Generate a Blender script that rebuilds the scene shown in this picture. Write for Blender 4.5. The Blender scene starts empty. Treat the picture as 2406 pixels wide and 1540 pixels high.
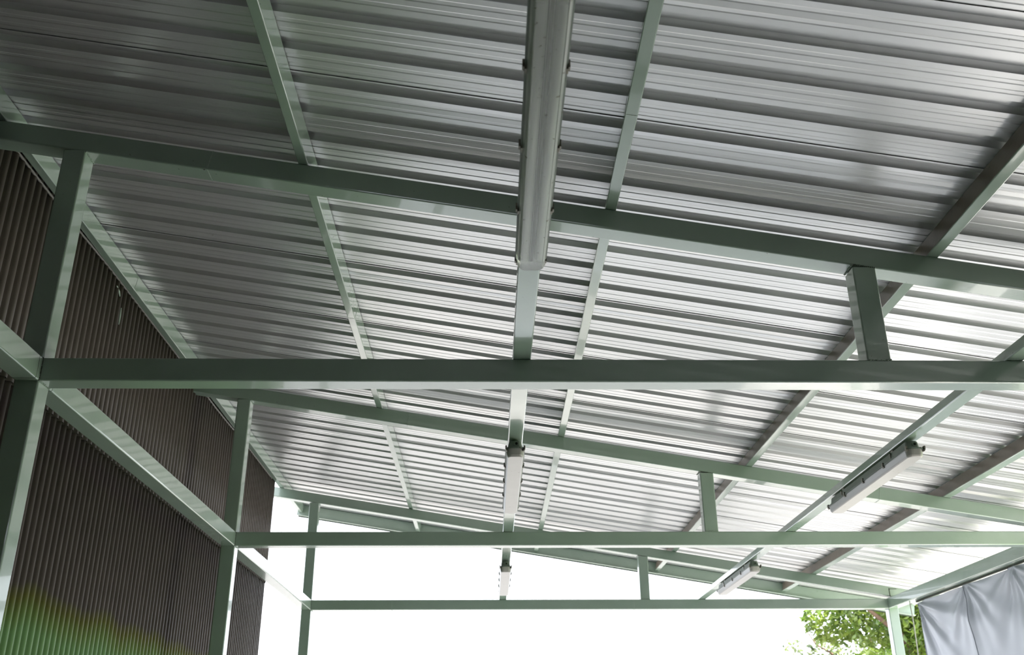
import bpy, bmesh, math, random
from mathutils import Vector, Matrix
random.seed(7)
S = bpy.context.scene
COL = S.collection
CAMZ = 1.6                                   # camera height above the slab

# ------------------------------------------------------------------ camera
PITCH, YAW, ROLL, FPX = 0.4178, 0.023, -0.0059, 2296.8
cp, sp, cy, sy = math.cos(PITCH), math.sin(PITCH), math.cos(YAW), math.sin(YAW)
fwd = Vector((sy*cp, cy*cp, sp)); rgt = Vector((cy, -sy, 0)); up = rgt.cross(fwd)
r2 = rgt*math.cos(ROLL) + up*math.sin(ROLL); u2 = -rgt*math.sin(ROLL) + up*math.cos(ROLL)
cam = bpy.data.cameras.new('camera'); co = bpy.data.objects.new('camera', cam); COL.objects.link(co)
cam.sensor_width = 36; cam.lens = FPX/2406*36
m3 = Matrix((r2, u2, -fwd)).transposed()
co.matrix_world = Matrix.Translation((0, 0, CAMZ)) @ m3.to_4x4()
cam.dof.use_dof = True; cam.dof.focus_distance = 4.6; cam.dof.aperture_fstop = 5.0
cam.clip_start = .05; cam.clip_end = 500
S.camera = co

# ------------------------------------------------------------------ sky and exposure
w = bpy.data.worlds.new('overcast_sky'); S.world = w; w.use_nodes = True
bg = w.node_tree.nodes['Background']
bg.inputs['Color'].default_value = (0.91, 0.96, 1.04, 1); bg.inputs['Strength'].default_value = 2.9
sun = bpy.data.lights.new('sun', 'SUN'); sun.energy = 17; sun.angle = .02; sun.color = (1, .95, .88)
so = bpy.data.objects.new('sun', sun); COL.objects.link(so)
so.rotation_euler = Vector((-.44, .20, -.87)).to_track_quat('-Z', 'Y').to_euler()
S.view_settings.view_transform = 'Standard'; S.view_settings.look = 'None'
S.view_settings.exposure = 0.52; S.view_settings.gamma = 1; S.view_settings.use_curve_mapping = False

# ------------------------------------------------------------------ materials
def mat(name, color, rough=.5, metal=0., spec=.5, noise=None, dirt=None, bump=None, rnoise=None, coat=0.):
    """noise=(scale, amount)  dirt=(scale, threshold, colour)  bump=(scale, strength, stretch)"""
    m = bpy.data.materials.new(name); m.use_nodes = True
    N, L = m.node_tree.nodes, m.node_tree.links
    p = N['Principled BSDF']
    p.inputs['Roughness'].default_value = rough; p.inputs['Metallic'].default_value = metal
    p.inputs['Specular IOR Level'].default_value = spec; p.inputs['Coat Weight'].default_value = coat
    p.inputs['Base Color'].default_value = (*color, 1)
    tc = N.new('ShaderNodeTexCoord')
    last = None
    def tex(scale, detail=3, stretch=(1, 1, 1)):
        mp = N.new('ShaderNodeMapping'); mp.inputs['Scale'].default_value = stretch
        L.new(tc.outputs['Object'], mp.inputs['Vector'])
        t = N.new('ShaderNodeTexNoise'); t.inputs['Scale'].default_value = scale; t.inputs['Detail'].default_value = detail
        L.new(mp.outputs['Vector'], t.inputs['Vector']); return t.outputs['Fac']
    if noise:
        r = N.new('ShaderNodeMapRange'); r.inputs['To Min'].default_value = 1-noise[1]; r.inputs['To Max'].default_value = 1+noise[1]
        L.new(tex(noise[0]), r.inputs['Value'])
        mx = N.new('ShaderNodeVectorMath'); mx.operation = 'SCALE'; mx.inputs[0].default_value = color
        L.new(r.outputs['Result'], mx.inputs['Scale']); last = mx.outputs['Vector']
    if dirt:
        r = N.new('ShaderNodeMapRange'); r.inputs['From Min'].default_value = dirt[1]; r.inputs['From Max'].default_value = dirt[1]+.05
        L.new(tex(dirt[0], 4), r.inputs['Value'])
        mx = N.new('ShaderNodeMix'); mx.data_type = 'RGBA'
        mx.inputs['A'].default_value = (*color, 1); mx.inputs['B'].default_value = (*dirt[2], 1)
        if last: L.new(last, mx.inputs['A'])
        L.new(r.outputs['Result'], mx.inputs['Factor']); last = mx.outputs['Result']
    if last: L.new(last, p.inputs['Base Color'])
    if rnoise:
        r = N.new('ShaderNodeMapRange'); r.inputs['To Min'].default_value = rough-rnoise[1]; r.inputs['To Max'].default_value = rough+rnoise[1]
        L.new(tex(rnoise[0]), r.inputs['Value']); L.new(r.outputs['Result'], p.inputs['Roughness'])
    if bump:
        b = N.new('ShaderNodeBump'); b.inputs['Strength'].default_value = bump[1]; b.inputs['Distance'].default_value = .01
        L.new(tex(bump[0], 2, bump[2] if len(bump) > 2 else (1, 1, 1)), b.inputs['Height'])
        L.new(b.outputs['Normal'], p.inputs['Normal'])
    return m

GREEN = (0.232, 0.302, 0.247)
M_steel = mat('green_painted_steel', GREEN, .2, spec=.8, noise=(5, .10), dirt=(38, .73, (.05, .045, .03)), bump=(55, .035), rnoise=(8, .06), coat=.5)
M_weld = mat('painted_weld_bead', (.27, .34, .28), .25, noise=(90, .3), bump=(160, .5))
M_gap = mat('grimy_joint', (.035, .04, .03), .8, noise=(60, .4))
M_brown = mat('brown_side_film', (.15, .122, .095), .42, noise=(9, .25), dirt=(30, .68, (.05, .04, .03)), bump=(60, .05))
M_roof = mat('zinc_roof_sheet', (.57, .575, .58), .31, metal=.64, noise=(1.5, .04), dirt=(30, .77, (.3, .3, .28)))
M_grey = mat('grey_housing_plastic', (.16, .19, .165), .5, noise=(14, .12), dirt=(45, .66, (.09, .08, .05)))
M_gland = mat('green_grey_gland_plastic', (.16, .20, .16), .5)
M_dark = mat('black_opening', (.01, .011, .01), .9)
M_clip = mat('dirty_steel_clip', (.16, .15, .12), .4, metal=.5, noise=(120, .5))
M_tray = mat('white_gear_tray', (.62, .66, .60), .4)
M_tube = mat('white_tube_glass', (.85, .88, .86), .25)
M_rope = mat('white_cord', (.33, .32, .29), .8, noise=(300, .2))
M_cable = mat('grey_cable', (.12, .11, .105), .45)
M_fleck = mat('pale_paint_fleck', (.42, .5, .45), .6)
M_bark = mat('brown_bark', (.16, .10, .07), .9, noise=(20, .4), bump=(25, .5))
M_conc = mat('concrete_slab', (.72, .715, .71), .3, spec=.6, noise=(1.2, .12), bump=(80, .1))
M_yard = mat('pale_yard_paving', (.56, .535, .515), .7, noise=(.6, .08), bump=(60, .1))
M_pave = mat('darkened_floor', (.2, .2, .195), .7, noise=(2, .2), bump=(60, .1))
M_far = mat('grey_yard_paving', (.11, .105, .10), .6, noise=(.6, .08), bump=(60, .1))
M_apron = mat('light_grey_apron', (.27, .26, .25), .6, noise=(.6, .08), bump=(60, .1))
M_lawn = mat('lawn_green', (.16, .30, .05), .9, noise=(3, .3), bump=(90, .4))
M_back = mat('dark_blocker_wall', (.045, .05, .045), .8, noise=(2, .15))

def wall_material():
    """brown enamel, turning green towards the bottom with an uneven upper rim"""
    m = mat('brown_enamel_sheet', (.074, .059, .052), .5, spec=.22, noise=(10, .2), dirt=(70, .74, (.22, .19, .17)), bump=(50, .03))
    N, L = m.node_tree.nodes, m.node_tree.links; p = N['Principled BSDF']
    src = p.inputs['Base Color'].links[0].from_socket
    tc = N.new('ShaderNodeTexCoord'); sep = N.new('ShaderNodeSeparateXYZ'); L.new(tc.outputs['Object'], sep.inputs[0])
    mp = N.new('ShaderNodeMapping'); mp.inputs['Scale'].default_value = (1, 1, .12); L.new(tc.outputs['Object'], mp.inputs['Vector'])
    nz = N.new('ShaderNodeTexNoise'); nz.inputs['Scale'].default_value = 3.2; nz.inputs['Detail'].default_value = 4
    L.new(mp.outputs['Vector'], nz.inputs['Vector'])
    a = N.new('ShaderNodeMath'); a.operation = 'MULTIPLY_ADD'; a.inputs[1].default_value = -.22; L.new(nz.outputs['Fac'], a.inputs[0]); L.new(sep.outputs['Z'], a.inputs[2])
    r = N.new('ShaderNodeMapRange'); r.inputs['From Min'].default_value = .82+CAMZ-.11; r.inputs['From Max'].default_value = .58+CAMZ-.11
    L.new(a.outputs[0], r.inputs['Value'])
    cr = N.new('ShaderNodeValToRGB'); e = cr.color_ramp.elements
    e[0].position = 0; e[0].color = (.074, .059, .052, 1); e[1].position = 1; e[1].color = (.13, .235, .09, 1)
    k = e.new(.35); k.color = (.10, .10, .022, 1); k = e.new(.7); k.color = (.12, .18, .05, 1)
    L.new(r.outputs['Result'], cr.inputs['Fac'])
    mx = N.new('ShaderNodeMix'); mx.data_type = 'RGBA'; L.new(src, mx.inputs['A']); L.new(cr.outputs['Color'], mx.inputs['B'])
    st = N.new('ShaderNodeMapRange'); st.inputs['From Max'].default_value = .15; L.new(r.outputs['Result'], st.inputs['Value'])
    L.new(st.outputs['Result'], mx.inputs['Factor']); L.new(mx.outputs['Result'], p.inputs['Base Color'])
    return m
M_wall = wall_material()

def diffuser_material():
    m = bpy.data.materials.new('ribbed_clear_plastic'); m.use_nodes = True
    N, L = m.node_tree.nodes, m.node_tree.links; p = N['Principled BSDF']
    p.inputs['Roughness'].default_value = .15; p.inputs['IOR'].default_value = 1.49
    p.inputs['Transmission Weight'].default_value = .74
    tc = N.new('ShaderNodeTexCoord')
    nz = N.new('ShaderNodeTexNoise'); nz.inputs['Scale'].default_value = 40; nz.inputs['Detail'].default_value = 4
    L.new(tc.outputs['Object'], nz.inputs['Vector'])
    r = N.new('ShaderNodeMapRange'); r.inputs['From Min'].default_value = .66; r.inputs['From Max'].default_value = .7; L.new(nz.outputs['Fac'], r.inputs['Value'])
    mx = N.new('ShaderNodeMix'); mx.data_type = 'RGBA'; mx.inputs['A'].default_value = (.84, .87, .83, 1); mx.inputs['B'].default_value = (.13, .1, .05, 1)
    L.new(r.outputs['Result'], mx.inputs['Factor']); L.new(mx.outputs['Result'], p.inputs['Base Color'])
    sep = N.new('ShaderNodeSeparateXYZ'); L.new(tc.outputs['Object'], sep.inputs[0])
    a = N.new('ShaderNodeMath'); a.operation = 'MULTIPLY'; a.inputs[1].default_value = 2*math.pi/.0042; L.new(sep.outputs['X'], a.inputs[0])
    s = N.new('ShaderNodeMath'); s.operation = 'SINE'; L.new(a.outputs[0], s.inputs[0])
    b = N.new('ShaderNodeBump'); b.inputs['Strength'].default_value = .3; b.inputs['Distance'].default_value = .0007
    L.new(s.outputs[0], b.inputs['Height']); L.new(b.outputs['Normal'], p.inputs['Normal'])
    return m
M_diff = diffuser_material()
M_milk = mat('milky_plastic', (.35, .335, .32), .3, spec=.35, noise=(12, .06), dirt=(45, .7, (.2, .17, .12)))

def leaf_material(name, c1, c2):
    m = bpy.data.materials.new(name); m.use_nodes = True
    N, L = m.node_tree.nodes, m.node_tree.links
    N.remove(N['Principled BSDF']); out = N['Material Output']
    tc = N.new('ShaderNodeTexCoord'); nz = N.new('ShaderNodeTexNoise'); nz.inputs['Scale'].default_value = 2.6; nz.inputs['Detail'].default_value = 6
    nz.inputs['Roughness'].default_value = .8
    L.new(tc.outputs['Object'], nz.inputs['Vector'])
    cr = N.new('ShaderNodeValToRGB'); e = cr.color_ramp.elements
    e[0].position = .36; e[0].color = (*c1, 1); e[1].position = .6; e[1].color = (*c2, 1)
    L.new(nz.outputs['Fac'], cr.inputs['Fac'])
    d = N.new('ShaderNodeBsdfDiffuse'); t = N.new('ShaderNodeBsdfTranslucent'); g = N.new('ShaderNodeBsdfGlossy'); g.inputs['Roughness'].default_value = .35
    L.new(cr.outputs['Color'], d.inputs['Color']); L.new(cr.outputs['Color'], t.inputs['Color'])
    m1 = N.new('ShaderNodeMixShader'); m1.inputs[0].default_value = .55; L.new(d.outputs[0], m1.inputs[1]); L.new(t.outputs[0], m1.inputs[2])
    m2 = N.new('ShaderNodeMixShader'); m2.inputs[0].default_value = .06; L.new(m1.outputs[0], m2.inputs[1]); L.new(g.outputs[0], m2.inputs[2])
    L.new(m2.outputs[0], out.inputs['Surface']); return m
M_leaf = leaf_material('bright_leaf', (.05, .135, .018), (.29, .37, .07))
M_leaf2 = leaf_material('dull_leaf', (.05, .10, .042), (.20, .235, .09))

def tarp_material():
    m = mat('silver_grey_tarpaulin', (.41, .43, .49), .36, spec=.5, noise=(2, .05), bump=(200, .05))
    N, L = m.node_tree.nodes, m.node_tree.links; p = N['Principled BSDF']; out = N['Material Output']
    t = N.new('ShaderNodeBsdfTranslucent'); t.inputs['Color'].default_value = (.5, .52, .57, 1)
    mx = N.new('ShaderNodeMixShader'); mx.inputs[0].default_value = .22
    L.new(p.outputs[0], mx.inputs[1]); L.new(t.outputs[0], mx.inputs[2]); L.new(mx.outputs[0], out.inputs['Surface']); return m
M_tarp = tarp_material()

# ------------------------------------------------------------------ helpers
def link(name, me, m, parent=None, smooth=False):
    o = bpy.data.objects.new(name, me); COL.objects.link(o)
    if m: me.materials.append(m)
    if parent: o.parent = parent
    if smooth:
        for f in me.polygons: f.use_smooth = True
    return o
def build(name, bm, m, parent=None, smooth=False):
    bmesh.ops.recalc_face_normals(bm, faces=bm.faces)
    me = bpy.data.meshes.new(name); bm.to_mesh(me); bm.free()
    return link(name, me, m, parent, smooth)
def tag(o, label=None, cat=None, group=None, kind=None):
    if label: o['label'] = label
    if cat: o['category'] = cat
    if group: o['group'] = group
    if kind: o['kind'] = kind
    return o
def empty(name, loc):
    o = bpy.data.objects.new(name, None); o.empty_display_size = .1; o.location = loc; COL.objects.link(o); return o
def bar(bm, a, b, wd, w_, hd, h_, r=.007, seg=3):
    """rounded rectangular tube from a to b (section centre line), width along wd, height along hd"""
    a, b, wd, hd = Vector(a), Vector(b), Vector(wd).normalized(), Vector(hd).normalized()
    prof = []
    for cx, cz, a0 in ((1, 1, 0), (-1, 1, 90), (-1, -1, 180), (1, -1, 270)):
        for k in range(seg+1):
            t = math.radians(a0 + 90*k/seg)
            prof.append((cx*(w_/2-r)+r*math.cos(t), cz*(h_/2-r)+r*math.sin(t)))
    A = [bm.verts.new(a+wd*x+hd*z) for x, z in prof]; B = [bm.verts.new(b+wd*x+hd*z) for x, z in prof]
    n = len(prof)
    for i in range(n):
        bm.faces.new((A[i], A[(i+1) % n], B[(i+1) % n], B[i]))
    bm.faces.new(A); bm.faces.new(B)
def ring(bm, c, wd, w_, hd, h_, t=.004, proud=.0012):
    """thin weld bead wrapped round a tube at c"""
    wd, hd = Vector(wd).normalized(), Vector(hd).normalized(); ax = wd.cross(hd)
    bar(bm, Vector(c)-ax*t/2, Vector(c)+ax*t/2, wd, w_+2*proud, hd, h_+2*proud, r=.007)
def box(bm, c, s):
    bar(bm, (c[0], c[1]-s[1]/2, c[2]), (c[0], c[1]+s[1]/2, c[2]), (1, 0, 0), s[0], (0, 0, 1), s[2], r=min(s[0], s[2], s[1])*.12, seg=1)
def bead(bm, a, b, r=.004, n=10):
    """lumpy bead of weld metal along a-b"""
    a, b = Vector(a), Vector(b)
    for i in range(n):
        p = a.lerp(b, (i+.5)/n) + Vector([random.uniform(-.0012, .0012) for _ in range(3)])
        bmesh.ops.create_icosphere(bm, subdivisions=1, radius=r*random.uniform(.8, 1.2), matrix=Matrix.Translation(p))
def tubepath(bm, pts, r, n=8):
    rings = []
    for i, p in enumerate(pts):
        p = Vector(p); d = Vector(pts[min(i+1, len(pts)-1)])-Vector(pts[max(i-1, 0)]); d.normalize()
        s = d.cross(Vector((0.3, .2, 1)) if abs(d.z) < .9 else Vector((1, 0, 0))).normalized(); t = d.cross(s)
        rr = r[i] if isinstance(r, (list, tuple)) else r
        rings.append([bm.verts.new(p+s*rr*math.cos(2*math.pi*k/n)+t*rr*math.sin(2*math.pi*k/n)) for k in range(n)])
    for A, B in zip(rings, rings[1:]):
        for k in range(n): bm.faces.new((A[k], A[(k+1) % n], B[(k+1) % n], B[k]))
    bm.faces.new(rings[0]); bm.faces.new(rings[-1])
def Z(z): return z+CAMZ

# ------------------------------------------------------------------ measured frame
Hh = .1                                      # steel section
ZT = 1.426                                   # underside of the tie beams (camera-relative)
YF = [3.757, 7.091, 10.357]                  # front faces of the three frames
XL = -1.838; XR = 4.125
SL, ZR = .1639, 2.334                        # rafter top: z = ZR - SL x
n_ = math.sqrt(1+SL*SL)
DX = Vector((1, 0, -SL)).normalized(); DN = Vector((SL, 0, 1)).normalized()
def top(x): return ZR-SL*x
PAN = .0975                                  # roof pans above the rafter tops
ROOF0, ROOF1 = -4.0, 11.56
XW = -2.30                                   # brown wall

# ------------------------------------------------------------------ setting
def plane(name, x0, x1, y0, y1, z, m, t=.12):
    bm = bmesh.new(); box(bm, ((x0+x1)/2, (y0+y1)/2, z-t/2), (x1-x0, y1-y0, t))
    return tag(build(name, bm, m), kind='structure')
plane('floor', -2.6, 5.2, 2.0, 11.7, 0, M_conc)
plane('floor_back_darkened', -2.6, 5.2, -4.2, 2.0, 0, M_pave)  # unseen rear floor, made dark to cut bounce onto ribs and frame fronts
plane('ground', -40, 60, -30, 70, -.03, M_far)
plane('ground_apron', -12, 16, 11.7, 18.5, -.005, M_apron, .02)
plane('ground_drive', 5.2, 8.6, -4, 14, .0, M_yard, .03)
plane('ground_lawn', 8.6, 40, -30, 12.5, .0, M_lawn, .03)
bm = bmesh.new(); box(bm, (1.3, -4.15, 1.9), (7.8, .2, 3.8)); tag(build('wall_back_blocker', bm, M_back), kind='structure')  # unseen wall added behind the camera to block light
bm = bmesh.new(); box(bm, (5.1, -.5, 1.52), (.2, 7.4, 3.04)); tag(build('wall_right_blocker', bm, M_back), kind='structure')  # unseen wall added to shut side light off the tie beam fronts

# roof: overlapping rib sheets, four ribs each
ceil = tag(empty('ceiling', (0, 0, 0)), 'silver ribbed metal roof sheeting sloping down from the brown wall', kind='structure')
PIT = .2068; Y0 = 2.597 - PIT*40
def roof_profile(k0, k1, first_lap):
    pts = []
    for k in range(k0, k1):
        y = Y0+k*PIT
        dz = -.0035 if (k == k0 and first_lap) else 0.
        if k == k0 and first_lap: pts.append((y-.007, dz))
        pts += [(y, dz), (y+.012, .025+dz), (y+.056, .025+dz), (y+.068, dz*.9)]
        for f in (.0955, .149):
            pts += [(y+f, dz*.5), (y+f+.006, .0018+dz*.4), (y+f+.0225, .0018), (y+f+.0270, 0)]
    y = Y0+k1*PIT                             # over-run above the next sheet's first rib
    pts += [(y-.004, 0), (y+.0095, .027), (y+.058, .027)]
    return pts
def roof_sheet(k0, k1, x0=-2.36, x1=4.92):
    pts = roof_profile(k0, k1, True)
    vs, fs = [], []
    for x in (x0, x1):
        for y, d in pts: 
            yy = min(y, ROOF1)
            vs.append((x+SL/n_*(d), yy, Z(top(x)+PAN*n_+d)))
    n = len(pts)
    for i in range(n-1): fs.append((i, i+1, n+i+1, n+i))
    me = bpy.data.meshes.new('roof_sheet'); me.from_pydata(vs, [], fs); me.update()
    o = link('roof_sheet', me, M_roof, ceil)
    s = o.modifiers.new('gauge', 'SOLIDIFY'); s.thickness = .0008; s.offset = 1
    return o
laps = list(range(43-8, 90, 4))               # a lap at 2.597 + 3 ribs, then every fourth rib
bounds = [35]+[k for k in laps if k > 35]
kend = int((ROOF1-Y0)/PIT)+1
bounds = [k for k in bounds if k < kend-1]+[kend]
for a, b in zip(bounds, bounds[1:]): roof_sheet(a, b)
for a in range(bounds[0]-8, int((ROOF0-Y0)/PIT)-8, -8): roof_sheet(max(a, 0), a+8)

# brown corrugated wall: two tiers of sheets
wl = tag(empty('wall_left', (0, 0, 0)), 'dark brown corrugated metal wall, green low down', kind='structure')
WP = .0667
def wall_sheet(y0, periods, z0, z1, xoff):
    n = periods*12+3; vs, fs = [], []
    for z in (z0, z1):
        for i in range(n):
            y = y0+i*WP/12
            vs.append((XW+xoff+.013*math.tanh(1.9*(math.cos(2*math.pi*(y-5.113)/WP+math.pi)+.12)), y, Z(z)))
    for i in range(n-1): fs.append((i, i+1, n+i+1, n+i))
    me = bpy.data.meshes.new('wall_sheet'); me.from_pydata(vs, [], fs); me.update()
    o = link('wall_sheet', me, M_wall, wl, smooth=True)
    s = o.modifiers.new('gauge', 'SOLIDIFY'); s.thickness = .001; s.offset = 0
    return o
yy = 5.113-12*WP*5; i = 0
while yy < 10.18:
    per = min(12, int((10.22-yy)/WP))
    if per < 1: break
    t = .0022*(i % 2)
    wall_sheet(yy, per, 1.665, 2.805, .006+t); wall_sheet(yy, per, -1.6, 1.75, -.002+t)
    yy += 12*WP; i += 1
wall_sheet(-4.0, int((5.113-60*WP+4.0)/WP), -1.6, 2.805, 0)
for pts in ([(5.39, 2.663), (5.436, 2.645), (5.46, 2.625)], [(5.508, 2.569), (5.512, 2.51), (5.513, 2.459)]):   # pale paint runs
    bm = bmesh.new(); tubepath(bm, [(XW+.017, y, Z(z)) for y, z in pts], [.003, .006, .003], 6); build('paint_run', bm, M_fleck, wl)

# ------------------------------------------------------------------ welded frames
FR_LABEL = ['green steel roof frame nearest the camera, its tie beam crossing in front of the long ribbed lamp',
            'middle green steel roof frame, between the two lamp bays',
            'farthest green steel roof frame, standing against the white sky beside the tree']
XS = [1.573, 1.562, 1.553]
EX, EY, EZ = Vector((1, 0, 0)), Vector((0, 1, 0)), Vector((0, 0, 1))
for k, y in enumerate(YF):
    yc = y+.05
    fr = tag(empty('roof_frame', (XL-.05, yc, 0)), FR_LABEL[k], 'steel frame', 'green steel roof frames')
    inv = Matrix.Translation((-(XL-.05), -yc, 0))
    def part(name, bm, m=M_steel):
        bmesh.ops.transform(bm, matrix=inv, verts=bm.verts); return build(name, bm, m, fr)
    # rafter
    x0, x1 = -2.345, 4.84
    def ra(x): return Vector((x, yc, Z(top(x))))-DN*.05
    bm = bmesh.new(); bar(bm, ra(x0), ra(x1), EY, Hh, DN, Hh); part('rafter', bm)
    # posts
    bm = bmesh.new(); bar(bm, (XL-.05, yc, 0), (XL-.05, yc, Z(top(XL)-.1*n_+.006)), EX, Hh, EY, Hh); part('post', bm)
    bm = bmesh.new(); bar(bm, (XR+.05, yc, 0), (XR+.05, yc, Z(ZT)), EX, Hh, EY, Hh); part('post', bm)
    # tie beam
    bm = bmesh.new(); bar(bm, (XL, yc, Z(ZT+.05)), (XR, yc, Z(ZT+.05)), EY, Hh, EZ, Hh); part('tie_beam', bm)
    # strut
    xs = XS[k]+.05
    bm = bmesh.new(); bar(bm, (xs, yc, Z(ZT+.1)), (xs, yc, Z(top(xs+.05)-.1*n_+.004)), EX, Hh, EY, Hh); part('strut', bm)
    # weld beads at the joints
    zt = Z(ZT)
    bm = bmesh.new()
    bead(bm, (xs-.05, y-.001, zt+.1), (xs+.05, y-.001, zt+.1), .004, 16)
    bead(bm, (xs-.051, y, Z(top(xs-.05)-.1*n_)), (xs-.051, y+.1, Z(top(xs-.05)-.1*n_)), .005, 14)
    bead(bm, (XL+.001, y, Z(top(XL)-.1*n_)), (XL+.001, y+.1, Z(top(XL)-.1*n_)), .005, 14)
    bead(bm, (XL+.002, y, zt), (XL+.002, y+.1, zt), .004, 14)
    part('weld_bead', bm, M_weld)
    bm = bmesh.new()
    bead(bm, (XL, y-.001, zt+.1), (XL, y-.001, zt), .0035, 18); bead(bm, (xs-.05, y-.0005, Z(top(xs)-.1*n_)+.008), (xs+.05, y-.0005, Z(top(xs)-.1*n_)-.008), .003, 12)
    part('joint_grime', bm, M_gap)
    # splices
    for xsp in ([-1.266], [-.62, 2.9], [-.291])[k]:
        bm = bmesh.new(); ring(bm, ra(xsp), EY, Hh, DN, Hh); part('splice_weld', bm, M_weld)
    for xsp in ([], [], [-1.013, 1.484])[k]:
        bm = bmesh.new(); ring(bm, (xsp, yc, zt+.05), EY, Hh, EZ, Hh, t=.003); part('splice_weld', bm, M_weld)
    if k == 2:                                # angle bracket at the eave end of the rafter
        bm = bmesh.new()
        box(bm, (4.160, y-.002, Z(1.588)), (.005, .004, .085)); box(bm, (4.198, y-.002, Z(1.624)), (.08, .004, .005))
        part('bracket', bm, M_gap)

# ------------------------------------------------------------------ side beams along the brown wall (three lengths between the posts)
SB = [(-1.5, YF[0], 'near length of green side beam, running along the brown wall into the near post'),
      (YF[0]+.1, YF[1], 'green side beam along the brown wall between the near and middle posts'),
      (YF[1]+.1, YF[2], 'short far length of side beam, against the sky past the end of the brown wall')]
for a, b, lab in SB:
    bm = bmesh.new(); L = b-a
    bar(bm, (0, 0, 0), (0, L, 0), EX, Hh, EZ, Hh)
    o = build('side_beam', bm, M_steel); o.location = (XL-.05, a, Z(ZT+.05)); tag(o, lab, 'beam', 'side beams along the brown wall')
    bm = bmesh.new(); ring(bm, (0, L-.03 if a < 0 else .03, 0), EX, Hh, EZ, Hh, t=.002, proud=.0006); build('joint_line', bm, M_gap, o)

# eave beam
bm = bmesh.new(); bar(bm, (0, 0, 0), (0, YF[2]-2.0+.1, 0), EX, Hh, EZ, .105)
eave = build('eave_beam', bm, M_steel); eave.location = (XR+.05, 2.0, Z(ZT+.0525))
tag(eave, 'light grey-green eave beam carried on posts above the silver curtain', 'beam')
bm = bmesh.new(); ring(bm, (0, 8.0, 0), EX, Hh, EZ, .105, t=.002, proud=.0006); build('joint_line', bm, M_weld, eave)

# lamp beams, lying flat on the tie beams
for xc, lab in ((.1267, 'flat green lamp beam lying across the tie beams, carrying the lamps in the middle of the roof'),
                (2.196, 'flat lamp beam nearer the eave, carrying the two slanting lamps')):
    bm = bmesh.new(); bar(bm, (0, 0, 0), (0, 11.0, 0), EX, .076, EZ, .046, r=.005)
    o = build('lamp_beam', bm, M_steel); o.location = (xc, -.6 , Z(ZT+Hh+.0235)); tag(o, lab, 'beam', 'lamp beams')

# purlins on top of the rafters
PU = [(-2.277, -2.225, [5.517], 'edge purlin along the top of the brown corrugated wall'),
      (-.878, -.832, [5.44], 'second purlin counted from the brown wall, pale green on its lit side'),
      (.5047, .5546, [3.063, 9.808], 'third purlin from the brown wall, close beside the middle lamp beam'),
      (1.9119, 1.9612, [], 'fourth purlin from the brown wall, its side dark brown'),
      (3.3647, 3.4188, [], 'fifth purlin from the brown wall, nearest the eave, its side brown')]
for i, (xa, xb, spl, lab) in enumerate(PU):
    xc = (xa+xb)/2; c = Vector((xc, ROOF0+.05, Z(top(xc))))+DN*.0475; Lp = 11.49-ROOF0-.05
    bm = bmesh.new(); bar(bm, (0, 0, 0), (0, Lp, 0), DX, xb-xa, DN, .095, r=.004)
    o = build('purlin', bm, M_steel); o.location = c; tag(o, lab, 'purlin', 'roof purlins')
    for ys in spl:
        bm = bmesh.new(); ring(bm, (0, ys-c.y, 0), DX, xb-xa, DN, .095, t=.003, proud=.0008); build('splice_weld', bm, M_weld, o)
    if i >= 3:                                # thin brown strip on the face away from the eave
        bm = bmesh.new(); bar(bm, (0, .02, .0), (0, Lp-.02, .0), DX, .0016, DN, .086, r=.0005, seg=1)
        g = build('brown_face', bm, M_brown, o); g.location = -DX*((xb-xa)/2+.0002); g['label'] = 'brown side face'

# fascia channel closing the far roof edge
fx0, fx1 = -2.285, 4.88
fa = tag(empty('fascia_channel', (0, 11.5, 0)), 'grey-green fascia channel closing the far edge of the roof', 'fascia')
def fz(x): return Vector((x, 0, Z(top(x))))
bm = bmesh.new(); bar(bm, fz(fx0)+Vector((0, .035, .035)), fz(fx1)+Vector((0, .035, .035)), EY, .05, DN, .125, r=.004); build('web', bm, M_steel, fa)
bm = bmesh.new(); bar(bm, fz(fx0)+Vector((0, .03, -.0285)), fz(fx1)+Vector((0, .03, -.0285)), EY, .07, DN, .008, r=.002); build('lip', bm, M_steel, fa)
bm = bmesh.new(); bar(bm, fz(fx0)+Vector((0, .066, -.034)), fz(fx1)+Vector((0, .066, -.034)), EY, .006, DN, .016, r=.001); build('drip_edge', bm, M_gap, fa)

# cable along the wall head
bm = bmesh.new()
tubepath(bm, [(-2.283, 2+.25*i, Z(2.697+.013-.018*max(0, math.sin(2*math.pi*(2+.25*i-6.9)/3.4)))) for i in range(33)], .007, 8)
tag(build('cable', bm, M_cable, smooth=True), 'thin grey cable sagging under the edge purlin at the brown wall head', 'cable')

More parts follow.
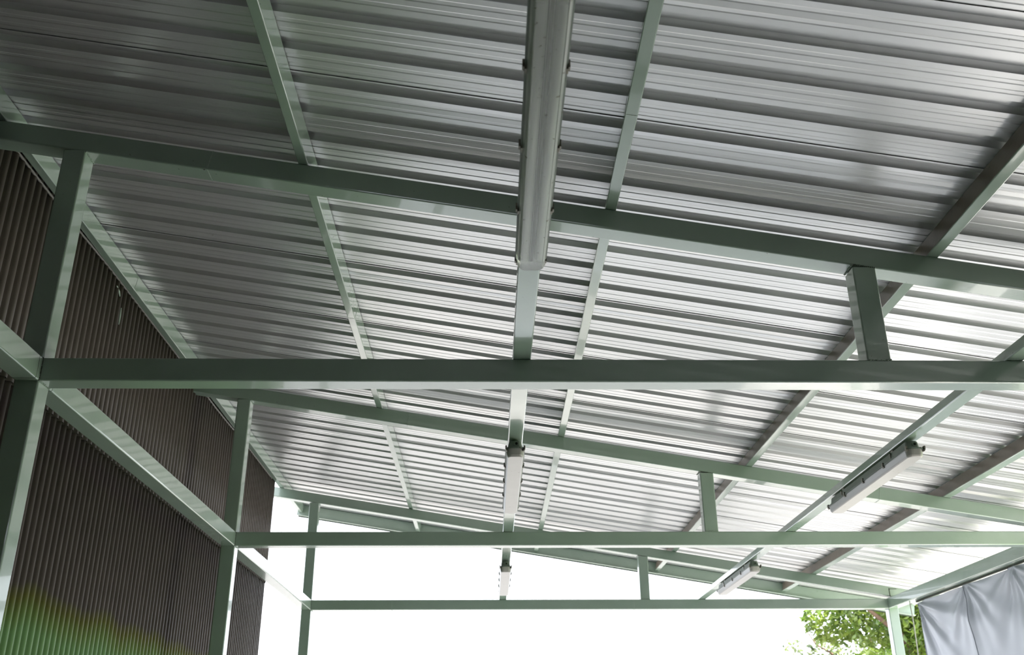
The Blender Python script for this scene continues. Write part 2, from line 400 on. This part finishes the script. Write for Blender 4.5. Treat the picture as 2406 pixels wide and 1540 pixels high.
# ------------------------------------------------------------------ tube lamps
def rr(w_, l_, r, z, n=5):
    out = []
    for cx, cyy, a0 in ((1, 1, 0), (-1, 1, 90), (-1, -1, 180), (1, -1, 270)):
        for k in range(n+1):
            t = math.radians(a0+90*k/n); out.append(Vector((cx*(w_/2-r)+r*math.cos(t), cyy*(l_/2-r)+r*math.sin(t), z)))
    return out
def loft(bm, layers, cap0=True, cap1=True):
    R = [[bm.verts.new(v) for v in l] for l in layers]
    for A, B in zip(R, R[1:]):
        for i in range(len(A)): bm.faces.new((A[i], A[(i+1) % len(A)], B[(i+1) % len(A)], B[i]))
    if cap0: bm.faces.new(R[0])
    if cap1: bm.faces.new(R[-1])
LL = 1.30
def make_lamp():
    t = empty('tube_lamp', (0, 0, 0))
    bm = bmesh.new()
    loft(bm, [rr(.058, LL-.07, .018, -.010), rr(.064, LL-.064, .020, -.013), rr(.076, LL-.05, .026, -.046), rr(.099, LL-.004, .034, -.052), rr(.101, LL, .036, -.055), rr(.101, LL, .036, -.061)])
    build('housing', bm, M_grey, t)
    bm = bmesh.new()
    loft(bm, [rr(.094, LL-.008, .033, -.0612), rr(.093, LL-.010, .032, -.066), rr(.084, LL-.022, .027, -.090), rr(.079, LL-.032, .024, -.097), rr(.071, LL-.044, .020, -.101)])
    d = build('diffuser', bm, M_diff, t); d['label'] = 'ribbed clear plastic cover'
    bm = bmesh.new(); bar(bm, (0, -LL/2+.06, -.070), (0, LL/2-.06, -.070), EX, .070, EZ, .008, r=.002); build('gear_tray', bm, M_tray, t)
    bm = bmesh.new(); bar(bm, (0, -LL/2+.07, -.078), (0, LL/2-.07, -.078), EX, .013, EZ, .010, r=.002); build('gear_channel', bm, M_dark, t)
    for x in (-.022, .022):
        bm = bmesh.new(); tubepath(bm, [(x, -LL/2+.09, -.086), (x, LL/2-.09, -.086)], .0115, 10); build('fluorescent_tube', bm, M_tube, t, True)
    for i in range(5):
        for s in (-1, 1):
            bm = bmesh.new(); yb = (i-2)*.318
            xo = .0515 if abs(i-2) < 2 else .047
            box(bm, (s*xo, yb, -.051), (.008, .020, .012)); box(bm, (s*(xo+.001), yb, -.060), (.006, .016, .012)); box(bm, (s*(xo-.004), yb, -.0685), (.007, .018, .009))
            build('clip', bm, M_clip, t)
    for s in (-1, 1):
        bm = bmesh.new(); box(bm, (0, s*.4, -.006), (.05, .03, .014)); box(bm, (0, s*.4, -.03), (.079, .014, .03)); build('mounting_bracket', bm, M_clip, t)
    bm = bmesh.new()
    mt = Matrix.Translation((.006, -LL/2+.029, -.030)) @ Matrix.Rotation(math.pi/2+.1, 4, 'X')
    bmesh.ops.create_cone(bm, cap_ends=True, segments=20, radius1=.013, radius2=.0125, depth=.014, matrix=mt)
    g = build('cable_gland', bm, M_gland, t)
    bm = bmesh.new()
    bmesh.ops.create_cone(bm, cap_ends=True, segments=16, radius1=.0068, radius2=.0068, depth=.003, matrix=Matrix.Translation((0, -.0075, .0)) @ mt)
    build('opening', bm, M_dark, g)
    return t
LB = [(.1245, 2.135, 'nearest tube lamp with long ribbed clear cover, hanging in front of the near tie beam'),
      (.1245, 5.470, 'white tube lamp on the middle lamp beam, hanging below the middle rafter'),
      (.1245, 8.810, 'small far tube lamp seen against the white sky'),
      (2.194, 5.470, 'slanting tube lamp on the beam by the eave, nearer one with creased reflection'),
      (2.194, 8.810, 'slanting far tube lamp by the eave, hanging near the fascia')]
proto = make_lamp()
def copy_tree(o, parent=None):
    c = o.copy(); COL.objects.link(c)
    if parent: c.parent = parent
    for ch in list(o.children): copy_tree(ch, c)
    return c
lamps = [proto]+[copy_tree(proto) for _ in LB[1:]]
for o, (x, y, lab) in zip(lamps, LB):
    if o is not proto:                        # the farther covers take the opaque milky material
        for ch in o.children:
            if ch.name.startswith('diffuser'):
                ch.material_slots[0].link = 'OBJECT'; ch.material_slots[0].material = M_milk; ch['label'] = 'milky white plastic cover'
    o.location = (x, y, Z(ZT+Hh)); tag(o, lab, 'lamp', 'weatherproof tube lamps')

# ------------------------------------------------------------------ curtain
ty0, ty1, tz1, tz0 = 7.20, 9.845, 1.412, -1.35
NY, NZ = 150, 130
def fold(y, z):
    """outward displacement of the hanging cloth"""
    d = 0.
    u, v = ty1-y, tz1-z                       # from the outer top corner
    r = math.hypot(u, v)+1e-6; a = math.atan2(u, v)
    env = math.exp(-r/1.3)*min(1, r/.12)
    d += .020*env*math.sin(13*a+1.2*math.sin(2.2*r)) + .008*env*math.sin(27*a+.7)
    for yc, s in ((8.76, 1), (7.9, .9), (7.25, 1)):          # pulled points along the top hem
        u2 = y-yc; r_ = math.hypot(u2, v)+1e-6; a_ = math.atan2(u2, v+.02)
        e = math.exp(-r_/.5)*min(1, r_/.08)*s
        d += .016*e*math.sin(9*a_+3*r_+yc) + .010*e*math.sin(17*a_-yc)
    sw = math.exp(-((v-.16-.1*math.sin(3.1*y))/.12)**2)      # swag below the hem
    d += .014*sw*math.sin(11*y+4*v)
    d += .05*(v/2.7)**1.2*math.sin(1.6*y+.6)*.6
    d += .006*math.sin(23*u+2*math.sin(3*v))*math.exp(-u/.5)
    return d*.8
vs, fs = [], []
for j in range(NZ+1):
    q = (j/NZ)**1.5
    for i in range(NY+1):
        y = ty0+(ty1-ty0)*i/NY
        zt = tz1-.010*abs(math.sin((y-8.76)*math.pi/.86))
        z = zt+(tz0-zt)*q
        vs.append((4.205+fold(y, z), y-.03*q*(i/NY), Z(z)))
for j in range(NZ):
    for i in range(NY):
        a = j*(NY+1)+i; fs.append((a, a+1, a+NY+2, a+NY+1))
cur = tag(empty('curtain', (4.205, 8.5, Z(tz1))), 'silver-grey tarpaulin curtain hanging creased from the eave beam', 'curtain')
me = bpy.data.meshes.new('cloth'); me.from_pydata(vs, [], fs); me.update(); c = link('cloth', me, M_tarp, None, True)
c.parent = cur; c.matrix_parent_inverse = Matrix.Translation((-4.205, -8.5, -Z(tz1)))
s = c.modifiers.new('thickness', 'SOLIDIFY'); s.thickness = .0015
def along(ys, r, name, m=M_tarp, push=-.002):
    bm = bmesh.new(); tubepath(bm, [(4.205+fold(y, z)+push, y, Z(z)) for y, z in ys], r, 6)
    o = build(name, bm, m, None, True); o.parent = cur; o.matrix_parent_inverse = c.matrix_parent_inverse
along([(8.795-.055*min(1, i/18)-.006*i/40, 1.40-.06*i) for i in range(45)], .004, 'seam')
along([(9.835-.03*(i/45)**1.5, 1.40-.06*i) for i in range(45)], .005, 'hem')
# dark slot of the curtain rail under the eave beam
bm = bmesh.new(); box(bm, (4.207, (7.2+9.84)/2, Z(1.418)), (.018, 2.64, .012)); o = build('rail', bm, M_gap, None); o.parent = cur; o.matrix_parent_inverse = c.matrix_parent_inverse
# cord
bm = bmesh.new(); tubepath(bm, [(4.2+.004*math.sin(i*.9), 9.985+.003*i*.3, Z(1.425-.12*i)) for i in range(24)], .0055, 6)
tag(build('cord', bm, M_rope, smooth=True), 'thin white cord hanging beside the curtain edge and the far post', 'cord')

# ------------------------------------------------------------------ trees beyond the roof
def foliage(name, centres, n, size, m, parent, seed):
    rnd = random.Random(seed); vs, fs = [], []
    for _ in range(n):
        cx, cyy, cz, r = centres[rnd.randrange(len(centres))]
        while True:
            d = Vector((rnd.uniform(-1, 1), rnd.uniform(-1, 1), rnd.uniform(-1, 1)))
            if d.length < 1: break
        d = d.normalized()*(d.length**.6)
        p = Vector((cx, cyy, cz))+Vector((d.x, d.y, d.z*.75))*r
        ax = Vector((rnd.gauss(0, 1), rnd.gauss(0, 1), rnd.gauss(0, .6)-.5)).normalized()
        sd = ax.cross(Vector((rnd.gauss(0, .5), rnd.gauss(0, .5), 1))).normalized(); nn = ax.cross(sd)
        s = size*rnd.uniform(.6, 1.25); b = len(vs)
        vs += [p, p+ax*s*.5+sd*s*.27+nn*s*.06, p+ax*s, p+ax*s*.5-sd*s*.27+nn*s*.06]
        fs += [(b, b+1, b+2), (b, b+2, b+3)]
    me = bpy.data.meshes.new(name); me.from_pydata([tuple(v-parent.location) for v in vs], [], fs); me.update()
    return tag(link(name, me, m, parent), kind='stuff')
def tree(loc, label, trunk_r, height, limbs, clumps, n, size, m, seed):
    t = tag(empty('tree', loc), label, 'tree'); rnd = random.Random(seed)
    bm = bmesh.new(); pts = [(0.06*math.sin(i*1.3)*i/8, .05*math.sin(i), height*i/8) for i in range(9)]
    tubepath(bm, pts, [trunk_r*(1-.07*i) for i in range(9)], 12); build('trunk', bm, M_bark, t, True)
    cen = []
    for (bx, by, bz, h0) in limbs:
        bm = bmesh.new(); a = Vector((0, 0, h0)); b = Vector((bx, by, bz))
        pp = [a.lerp(b, i/6)+Vector((0, 0, .25*math.sin(math.pi*i/6)))+Vector([rnd.uniform(-.06, .06) for _ in range(3)]) for i in range(7)]
        tubepath(bm, pp, [trunk_r*.42*(1-.14*i) for i in range(7)], 8); build('branch', bm, M_bark, t, True)
    for (x, y, z, r) in clumps:
        cen.append((loc[0]+x, loc[1]+y, loc[2]+z, r))
    foliage('foliage', cen, n, size, m, t, seed); return t
rnd = random.Random(3); cl = []
while len(cl) < 62:
    x, y, z, r = rnd.uniform(-2.0, 3.0), rnd.uniform(-1.5, 1.8), rnd.uniform(2.4, 6.4), rnd.uniform(.5, 1.0)
    if x-r > (-2.3 if z < 4.4 else -2.3+.7*(z-4.4)): cl.append((x, y, z, r))
tree((8.1, 18.0, 0), 'leafy bright green tree behind the far eave post and the silver curtain', .2, 4.6,
     [(-1.9, -.6, 4.3, 2.4), (-1.2, -1.0, 5.4, 3.0), (1.8, -.5, 4.8, 2.7), (.8, -1.3, 4.1, 2.2), (.2, 1.4, 5.6, 3.3), (-.6, -1.4, 3.6, 2.0)],
     cl, 60000, .14, M_leaf, 11)
cl = []
while len(cl) < 26:
    x, y, z, r = rnd.uniform(-2.1, 1.6), rnd.uniform(-1.2, 1.2), rnd.uniform(2.8, 4.5), rnd.uniform(.28, .6)
    if x-r > -2.4 + max(0, z-3.9)*.9: cl.append((x, y, z, r))
tree((9.3, 24.5, 0), 'thinly leaved dull green tree, sprays open to the white sky', .15, 4.0,
     [(-1.8, -.3, 4.4, 2.2), (-1.3, .4, 3.7, 1.9), (1.2, .2, 4.6, 2.6), (-.5, -.8, 4.9, 2.8)],
     cl, 5200, .14, M_leaf2, 21)
